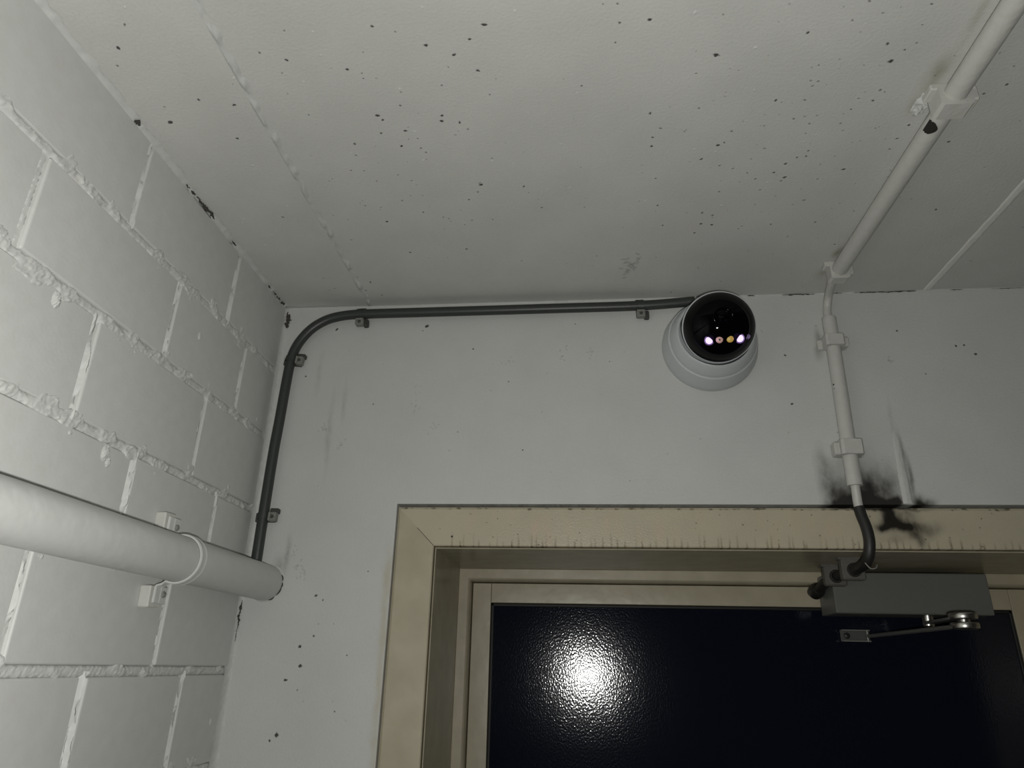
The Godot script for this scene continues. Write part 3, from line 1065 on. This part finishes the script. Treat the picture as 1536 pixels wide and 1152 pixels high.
# ---------------------------------------------------------------- dark conduit
func build_dark_conduit() -> void:
	var r := 0.0077
	var z := r + 0.0045
	var pts := [Vector3(0.669, 2.3892, z), Vector3(0.5843, 2.3836, z), Vector3(0.45, 2.3822, z), Vector3(0.3074, 2.3811, z), Vector3(0.1534, 2.38, z), Vector3(0.126, 2.3795, z), Vector3(0.1, 2.377, z), Vector3(0.076, 2.3702, z), Vector3(0.0545, 2.3562, z), Vector3(0.0385, 2.3362, z), Vector3(0.029, 2.315, z), Vector3(0.0255, 2.2925, z), Vector3(0.0238, 2.25, z), Vector3(0.0226, 2.2, z), Vector3(0.0208, 2.1441, z), Vector3(0.0203, 2.0622, z), Vector3(0.0203, 1.98, z)]
	var t := thing("cable_conduit", Vector3(0.0255, 2.2925, 0.0), "dark grey conduit bending from the security camera down the corner to the fat pipe", "conduit")
	var k := MB.new()
	k.tube(smooth(pts, 8), r, 24)
	part("tube", k, M.grey_plastic, t)
	# clips: [x, y, direction of the conduit, side of the lug, label]
	var clips := [
		[Vector3(0.585, 2.3836, 0), Vector3(1, 0.01, 0), -1.0, "grey conduit clip on the dark conduit, the one nearest the security camera"],
		[Vector3(0.1315, 2.3797, 0), Vector3(1, 0.03, 0), -1.0, "grey conduit clip under the seam where the dark conduit starts to bend"],
		[Vector3(0.0262, 2.3, 0), Vector3(0.1, 1, 0), 1.0, "grey conduit clip in the corner just below the bend of the dark conduit"],
		[Vector3(0.0204, 2.0475, 0), Vector3(0.01, 1, 0), 1.0, "lowest grey conduit clip on the dark conduit, just above the fat pipe"]]
	for c in clips:
		var at: Vector3 = c[0]
		var dir: Vector3 = c[1].normalized()
		var out := Vector3(0, 0, 1)
		var side: Vector3 = out.cross(dir).normalized()
		if (side.y if absf(dir.x) > 0.7 else side.x) * c[2] < 0.0:
			side = -side
		var b := Basis(dir, side, dir.cross(side))
		var n := thing("conduit_clip", at, c[3], "conduit clip", "grey clips on the dark conduit")
		var cb := MB.new()
		cb.rbox(at + Vector3(0, 0, 0.0022), Vector3(0.0135, 0.031, 0.0044), 0.0008, b)
		part("base", cb, M.clip_dark, n)
		cb = MB.new()
		# strap over the conduit
		cb.grid(1, 18, func(i: int, j: int) -> Vector3:
			var a := deg_to_rad(-20.0 + 220.0 * j / 18.0)
			return at + dir * (0.0042 - 0.0084 * i) + side * cos(a) * (r + 0.0011) + out * (z + sin(a) * (r + 0.0011)))
		part("strap", cb, M.grey_plastic, n, 60.0)
		cb = MB.new()
		cb.rbox(at + side * 0.0138 + out * 0.0095, Vector3(0.0135, 0.0115, 0.0105), 0.001, b)
		cb.rbox(at + side * 0.0103 + out * 0.0158, Vector3(0.0125, 0.0036, 0.0022), 0.0006, b)
		part("lug", cb, M.clip_grey, n)
		cb = MB.new()
		cb.rbox(at + side * 0.0139 + dir * 0.0092 + out * 0.0052, Vector3(0.008, 0.0135, 0.0085), 0.0014, b)
		part("wedge", cb, M.clip_dark, n)
		cb = MB.new()
		cb.lathe([Vector2(0, 0), Vector2(0.0026, 0.0), Vector2(0.0026, 0.001), Vector2(0.0018, 0.0018), Vector2(0, 0.0018)], Transform3D(lay(out), at + side * 0.0142 + out * 0.0147), 14)
		part("screw", cb, M.clip_dark, n)


# ---------------------------------------------------------------- painted conduit on ceiling and wall
func box_clip(label: String, at: Vector3, along: Vector3, out: Vector3, stand: float, r: float, m: Material, group: String, wide := 0.03, lug := -1.0, long_by := 0.0205) -> Node3D:
	var n := thing("saddle_clip", at, label, "conduit clip", group)
	var dir := along.normalized()
	var side := out.cross(dir).normalized()
	if (side.x) * lug < 0.0:
		side = -side
	var b := Basis(dir, side, dir.cross(side).normalized())
	var k := MB.new()
	k.rbox(at + out * 0.004, Vector3(long_by * 0.92, wide + 0.012, 0.008), 0.0014, b)
	part("base", k, m, n)
	k = MB.new()
	# cap: a block arched over the conduit
	var pr := PackedVector2Array()
	var hw := wide * 0.5
	var hh := stand + r + 0.0045
	for p in [[-hw, 0.003], [hw, 0.003], [hw, hh - 0.003], [hw - 0.003, hh], [-hw + 0.003, hh], [-hw, hh - 0.003]]:
		pr.append(Vector2(p[0], p[1]))
	# outline in (side, out), extruded along dir
	var xf := Transform3D(Basis(side, out, side.cross(out)), at)
	k.prism(pr, -long_by * 0.5, long_by * 0.5, xf)
	part("cap", k, m, n, 30.0)
	k = MB.new()
	k.rbox(at + side * (hw + 0.0035) + out * (stand * 0.75 + 0.002) - dir * 0.001, Vector3(long_by * 0.86, 0.0085, stand * 1.3), 0.0016, b)
	part("lug", k, m, n)
	return n


func build_white_conduit() -> void:
	var r := 0.0110
	# along the ceiling
	var t := thing("ceiling_conduit", Vector3(0.862, 2.39, 0.08), "white painted conduit running straight along the ceiling towards the door wall", "conduit")
	var k := MB.new()
	var yc := ceil_y(0.862) - r - 0.003
	k.tube(PackedVector3Array([Vector3(0.8618, yc, 0.081), Vector3(0.8622, yc, 0.4), Vector3(0.8626, yc, 1.2), Vector3(0.864, yc, 2.98)]), r, 28)
	part("tube", k, M.conduit_paint, t)
	k = MB.new()
	# flakes of lifted paint and the bare patch beside the clip
	var n2 := noise(120.0, 57, 2)
	k.grid(7, 9, func(i: int, j: int) -> Vector3:
		var a := deg_to_rad(196.0 + 66.0 * i / 7.0 * (0.55 + 0.45 * sin(PI * j / 9.0)))
		var z := 0.381 + 0.0165 * j / 9.0 + 0.002 * n2.get_noise_1d(i * 0.01)
		var rr := r + 0.0004
		return Vector3(0.8622 + cos(a) * rr, yc + sin(a) * rr, z))
	part("chip", k, M.chipped, t)
	box_clip("white painted clip on the ceiling conduit, at the flaked and chipped spot", Vector3(0.8622, ceil_y(0.862), 0.419), Vector3(0, 0, 1), Vector3(0, -1, 0), 0.0135, r, M.conduit_paint, "white clips on the painted conduit", 0.032, 1.0, 0.021)
	box_clip("white painted clip on the ceiling conduit, close to the wall above the door", Vector3(0.8618, ceil_y(0.862), 0.088), Vector3(0, 0, 1), Vector3(0, -1, 0), 0.0135, r, M.conduit_paint, "white clips on the painted conduit", 0.026, 1.0, 0.017)
	# lumps of filler by the ceiling clip
	var n3 := noise(55.0, 58, 3)
	var lump := thing("filler_lump", Vector3(0.843, ceil_y(0.843), 0.41), "crusty dab of filler beside the flaked ceiling clip", "filler")
	k = MB.new()
	k.grid(16, 16, func(i: int, j: int) -> Vector3:
		var u := i / 16.0 * 2.0 - 1.0
		var w := j / 16.0 * 2.0 - 1.0
		var hgt := maxf(-0.001, 0.004 * (1.0 - u * u - w * w) + 0.004 * n3.get_noise_2d(u * 0.02, w * 0.03))
		return Vector3(0.8445 + u * 0.008, ceil_y(0.843) - hgt, 0.4 + w * 0.017))
	part("crust", k, M.mortar_paint, lump, 50.0)

	# cable that turns from the ceiling down the wall
	var c := thing("painted_cable", Vector3(0.868, 2.36, 0.006), "white painted cable turning from the ceiling conduit down into the wall conduit", "cable")
	k = MB.new()
	k.tube(smooth([Vector3(0.8618, yc + 0.001, 0.1), Vector3(0.862, yc + 0.001, 0.075), Vector3(0.866, yc + 0.001, 0.045), Vector3(0.8705, yc - 0.001, 0.022), Vector3(0.8705, yc - 0.012, 0.0105), Vector3(0.8692, 2.367, 0.0085), Vector3(0.8682, 2.35, 0.0105), Vector3(0.868, 2.34, 0.0135)], 6), 0.006, 18)
	part("sheath", k, M.conduit_paint, c)

	# down the wall
	var w := thing("wall_conduit", Vector3(0.866, 2.09, 0.0), "white painted conduit coming down the wall to the soot above the door", "conduit")
	k = MB.new()
	k.tube(PackedVector3Array([Vector3(0.868, 2.3535, 0.0135), Vector3(0.8676, 2.3166, 0.0135), Vector3(0.8668, 2.2312, 0.0135), Vector3(0.8654, 2.1479, 0.0135), Vector3(0.8648, 2.0925, 0.014)]), 0.0103, 28)
	part("tube", k, M.conduit_paint, w)
	k = MB.new()
	for q in [[2.243, 0.0022, 3.35], [2.2365, 0.0014, 3.45]]:
		k.lathe([Vector2(0.0, 0.0003), Vector2(q[1] * 0.6, 0.0002), Vector2(q[1] * 0.7, -0.001)], Transform3D(lay(Vector3(-0.93, 0, 0.37)), Vector3(0.8668 - 0.0101 * 0.93, q[0], 0.0135 + 0.0103 * 0.37)), 8)
	part("chip", k, M.chipped, w)
	box_clip("upper white painted clip on the wall conduit, level with the security camera", Vector3(0.8676, 2.3125, 0), Vector3(0.01, 1, 0), Vector3(0, 0, 1), 0.0135, 0.0103, M.conduit_paint, "white clips on the painted conduit", 0.0275, 1.0, 0.0175)
	box_clip("lower white painted clip on the wall conduit, just above the soot", Vector3(0.8662, 2.1462, 0), Vector3(0.01, 1, 0), Vector3(0, 0, 1), 0.0135, 0.0103, M.conduit_paint, "white clips on the painted conduit", 0.03, -1.0, 0.0215)

	# black cable over the frame and under its head to the closer
	var f := thing("black_cable", Vector3(0.867, 2.03, 0.0), "black cable hanging from the wall conduit over the door frame to the closer", "cable")
	k = MB.new()
	k.tube(smooth([Vector3(0.8648, 2.1, 0.014), Vector3(0.8652, 2.088, 0.0135), Vector3(0.8662, 2.072, 0.0105), Vector3(0.8672, 2.061, 0.0095)], 6), 0.0061, 18)
	tag(part("painted_end", k, M.conduit_paint, f), "short painted upper end")
	k = MB.new()
	k.tube(smooth([Vector3(0.8668, 2.064, 0.0095), Vector3(0.868, 2.052, 0.011), Vector3(0.8702, 2.035, 0.015), Vector3(0.8708, 2.018, 0.0165), Vector3(0.8693, 2.004, 0.0145), Vector3(0.8678, 1.9935, 0.008), Vector3(0.8672, 1.9885, -0.004), Vector3(0.869, 1.9872, -0.03), Vector3(0.872, 1.9875, -0.08), Vector3(0.8725, 1.988, -0.125), Vector3(0.866, 1.984, -0.155), Vector3(0.862, 1.975, -0.185), Vector3(0.862, 1.973, -0.223)], 7), 0.0073, 20)
	part("sheath", k, M.rubber, f)
	k = MB.new()
	k.lathe([Vector2(0, -0.013), Vector2(0.0085, -0.013), Vector2(0.0112, -0.009), Vector2(0.0112, 0.006), Vector2(0.009, 0.012), Vector2(0.0075, 0.0135)], Transform3D(lay(Vector3(0.0, 0.2, 1.0)), Vector3(0.862, 1.973, -0.198)), 24)
	part("gland", k, M.rubber, f)
	k = MB.new()
	k.tube(smooth([Vector3(0.8605, 1.988, 0.016), Vector3(0.866, 1.9805, 0.017), Vector3(0.8735, 1.9815, 0.016), Vector3(0.877, 1.986, 0.012)], 6), 0.0008, 8)
	part("wire_tie", k, M.clip_grey, f)
	for z in [[-0.062, "grey clip for the black cable under the frame head, the nearer of two"], [-0.137, "grey clip for the black cable under the frame head, next to the closer body"]]:
		var g := thing("cable_clip", Vector3(0.8715, FT, z[0]), z[1], "cable clip", "grey clips under the frame head")
		# a block with the cable running through it
		k = MB.new()
		k.rbox(Vector3(0.8715, FT - 0.0165, z[0]), Vector3(0.032, 0.031, 0.014), 0.0022)
		part("block", k, M.clip_mid, g)
		k = MB.new()
		k.rbox(Vector3(0.8715, FT - 0.002, z[0]), Vector3(0.04, 0.004, 0.015), 0.001)
		part("foot", k, M.clip_mid, g)
		k = MB.new()
		k.lathe([Vector2(0.0074, 0.0), Vector2(0.0098, 0.0), Vector2(0.0098, 0.002), Vector2(0.0088, 0.003), Vector2(0.0074, 0.003)], Transform3D(lay(Vector3(0, 0, 1)), Vector3(0.8715, FT - 0.0182, z[0] + 0.007)), 24)
		part("grommet", k, M.rubber, g)


# ---------------------------------------------------------------- door closer
func build_closer() -> void:
	var t := thing("door_closer", Vector3(0.985, 1.936, -0.2192), "grey box door closer with a folded steel arm on the frame head", "door closer")
	var k := MB.new()
	k.rbox(Vector3(0.9855, 1.9662, -0.1842), Vector3(0.228, 0.0605, 0.069), 0.0016)
	part("body", k, M.closer_grey, t)
	k = MB.new()
	k.rbox(Vector3(0.9855, 1.9662, -0.2185), Vector3(0.222, 0.056, 0.004), 0.001)
	part("mounting_plate", k, M.closer_grey, t)
	k = MB.new()
	k.lathe([Vector2(0, -0.016), Vector2(0.0072, -0.016), Vector2(0.008, -0.0145), Vector2(0.008, 0.002), Vector2(0, 0.002)], Transform3D(Basis(), Vector3(1.014, 1.9362, -0.176)), 24)
	part("spindle", k, M.steel, t)
	# main arm from the spindle out to the elbow
	var e := Vector3(1.008, 1.9255, -0.06)
	k = MB.new()
	var a0 := Vector3(1.014, 1.9245, -0.176)
	var dir := (e - a0).normalized()
	var b := Basis(dir, Vector3.UP, dir.cross(Vector3.UP).normalized())
	k.rbox((a0 + e) * 0.5 + Vector3(0, 0.001, 0), Vector3(a0.distance_to(e) + 0.01, 0.0042, 0.0145), 0.001, b)
	part("main_arm", k, M.dark_steel, t)
	for q in [[1.9275, "elbow_cap"], [1.915, "elbow_cap"]]:
		k = MB.new()
		k.lathe([Vector2(0, -0.0044), Vector2(0.015, -0.0044), Vector2(0.0172, -0.0034), Vector2(0.0178, -0.0015), Vector2(0.0178, 0.0024), Vector2(0.0168, 0.004), Vector2(0.014, 0.0048), Vector2(0, 0.0048)], Transform3D(Basis(), Vector3(e.x, q[0], e.z)), 36)
		part(q[1], k, M.steel, t)
	k = MB.new()
	k.lathe([Vector2(0, -0.012), Vector2(0.0075, -0.012), Vector2(0.0075, 0.004), Vector2(0, 0.004)], Transform3D(Basis(), Vector3(e.x, 1.9235, e.z)), 20)
	part("elbow_pin", k, M.steel, t)
	# forearm from the elbow to the shoe on the door
	k = MB.new()
	var s0 := Vector3(e.x, 1.915, e.z)
	var s1 := Vector3(0.945, 1.9075, -0.233)
	dir = (s1 - s0).normalized()
	b = Basis(dir, Vector3.UP, dir.cross(Vector3.UP).normalized()).orthonormalized()
	k.rbox((s0 + s1) * 0.5, Vector3(s0.distance_to(s1), 0.0056, 0.011), 0.0016, b)
	part("forearm", k, M.dark_steel, t)
	# shoe: a channel screwed to the door
	k = MB.new()
	var sc := Vector3(0.925, 1.908, -0.243)
	var len := 0.043
	k.rbox(sc + Vector3(0, 0, 0.001), Vector3(len, 0.0175, 0.002), 0.0005)
	part("shoe", k, M.dark_steel, t)
	for q in [1.0, -1.0]:
		k = MB.new()
		k.rbox(sc + Vector3(0, 0.0082 * q, 0.0065), Vector3(len, 0.0016, 0.012), 0.0004)
		part("flange", k, M.lit_edge_steel, t)
	k = MB.new()
	k.lathe([Vector2(0, 0), Vector2(0.0048, 0.0), Vector2(0.0048, 0.003), Vector2(0.003, 0.0045), Vector2(0, 0.0045)], Transform3D(lay(Vector3(0, 0, 1)), sc + Vector3(-0.0125, 0, 0.0018)), 18)  # dark cap standing in for the open hole in the shoe
	part("screw", k, M.rubber, t)
	k = MB.new()
	k.tube(PackedVector3Array([sc + Vector3(0.0185, -0.0092, 0.0075), sc + Vector3(0.0185, 0.0092, 0.0075)]), 0.003, 14)
	part("shoe_pin", k, M.dark_steel, t)


# ---------------------------------------------------------------- security camera
func build_camera() -> void:
	var c0 := Vector3(0.687, 2.3125, 0.0)
	var t := thing("security_camera", c0, "white dome security camera with a black ball face and glowing lights", "camera")
	var zf := Transform3D(lay(Vector3(0, 0, 1), Vector3.UP), c0)
	var k := MB.new()
	k.lathe([Vector2(0, 0.0005), Vector2(0.0712, 0.0005), Vector2(0.0716, 0.002), Vector2(0.0716, 0.0095), Vector2(0.0708, 0.0135), Vector2(0.0668, 0.031), Vector2(0.0655, 0.034), Vector2(0.0638, 0.0352), Vector2(0.063, 0.0352)], zf, 96)
	part("base", k, M.cam_white, t, 30.0)
	k = MB.new()
	k.lathe([Vector2(0.0618, 0.033), Vector2(0.0632, 0.0352), Vector2(0.0636, 0.037), Vector2(0.062, 0.044), Vector2(0.058, 0.0535), Vector2(0.0555, 0.0572), Vector2(0.0538, 0.058), Vector2(0.0525, 0.057), Vector2(0.052, 0.052)], zf, 96)
	part("collar", k, M.cam_white, t, 40.0)
	var bc := c0 + Vector3(0.0015, 0.0005, 0.072)
	var R := 0.0505
	var ax := Vector3(-0.1, -0.463, 0.93).normalized()
	var side := Vector3.UP.cross(ax).normalized()
	var up := ax.cross(side)
	var face := Transform3D(Basis(side, ax, side.cross(ax)), bc)
	# white rear half of the ball
	k = MB.new()
	var prof := []
	for i in 20:
		var a := deg_to_rad(-90.0 + 97.0 * i / 19.0)
		prof.append(Vector2(cos(a) * (R + 0.0016), sin(a) * (R + 0.0016)))
	prof.append(Vector2(R - 0.0005, 0.0072))
	k.lathe(prof, face, 72)
	part("ball_shell", k, M.cam_white, t, 30.0)
	# black front: bulging rim, then a shallow glass window
	k = MB.new()
	prof = []
	for i in 16:
		var a := deg_to_rad(4.0 + 35.0 * i / 15.0)
		prof.append(Vector2(cos(a) * (R + 0.0004), sin(a) * (R + 0.0004)))
	var rim: Vector2 = prof[prof.size() - 1]
	prof.append(Vector2(rim.x - 0.0012, rim.y - 0.0004))
	k.lathe(prof, face, 72)
	part("face_rim", k, M.cam_black, t, 30.0)
	k = MB.new()
	prof = []
	var wr := rim.x - 0.0012
	for i in 13:
		var q := 1.0 - i / 12.0
		prof.append(Vector2(wr * q, rim.y - 0.0005 + 0.0105 * (1.0 - q * q)))
	k.lathe(prof, face, 72)
	var win := part("face_window", k, M.cam_glass, t, 60.0)
	var at := func(u: float, w: float, lift: float) -> Transform3D:
		var q := (u * u + w * w) / (wr * wr)
		var o := bc + side * u + up * w + ax * (rim.y - 0.0005 + 0.0105 * (1.0 - q) + lift)
		return Transform3D(face.basis, o)
	# lens behind its ring
	k = MB.new()
	k.lathe([Vector2(0.0135, -0.0006), Vector2(0.0135, 0.0006), Vector2(0.0126, 0.0009), Vector2(0.0116, 0.0006), Vector2(0.0112, -0.0006)], at.call(0.003, 0.0145, 0.0), 40)
	part("lens_ring", k, M.cam_glass, win)
	k = MB.new()
	k.lathe([Vector2(0.0075, -0.0006), Vector2(0.0066, 0.0009), Vector2(0.0048, 0.0019), Vector2(0.0025, 0.0025), Vector2(0, 0.0027)], at.call(0.003, 0.0145, 0.0), 32)
	part("lens", k, M.cam_glass, win, 60.0)
	# the row of lights
	var row := [[-0.0172, "led_on", "glowing_light", 0.0052], [-0.0035, "led_pink", "unlit_light", 0.0049], [0.0108, "led_amber", "unlit_light", 0.0049], [0.0242, "led_on", "glowing_light", 0.0052]]
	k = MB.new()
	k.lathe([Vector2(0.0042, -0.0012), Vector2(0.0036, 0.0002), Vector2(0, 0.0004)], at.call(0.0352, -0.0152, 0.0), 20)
	part("light_reflection", k, M.led_reflection, win, 60.0)  # added emissive disc painting the lamps' reflection in the window; no lamp itself
	for q in row:
		k = MB.new()
		k.lathe([Vector2(q[3], -0.0008), Vector2(q[3], 0.0003), Vector2(q[3] * 0.8, 0.0009), Vector2(0, 0.0012)], at.call(q[0], -0.0172, 0.0), 24)
		var led := part(q[2], k, M[q[1]], win, 60.0)
		if q[1] == "led_on":
			led.set_meta("label", "lavender light, switched on")
			k = MB.new()
			k.lathe([Vector2(q[3] * 1.32, -0.0008), Vector2(q[3] * 1.32, 0.0001), Vector2(q[3] * 0.9, 0.0003)], at.call(q[0], -0.0172, 0.0), 24)
			part("light_rim", k, M.led_halo, win, 60.0)
			var l := OmniLight3D.new()
			l.name = "camera_light"
			l.light_color = Color(0.8, 0.6, 1.0)
			l.light_energy = 0.0004
			l.light_size = 0.004
			l.omni_range = 4.0
			l.omni_attenuation = 2.0
			l.shadow_enabled = true
			t.add_child(l, true)
			l.position = (at.call(q[0], -0.0172, 0.004) as Transform3D).origin - c0
		else:
			led.set_meta("label", "pale pink light, unlit" if q[1] == "led_pink" else "amber light, unlit")
			k = MB.new()
			k.lathe([Vector2(0.0014, 0.0006), Vector2(0.0014, 0.0014), Vector2(0, 0.0016)], at.call(q[0], -0.0172, 0.0), 10)
			part("light_chip", k, M.led_amber if q[1] == "led_amber" else M.rubber, win, 60.0)
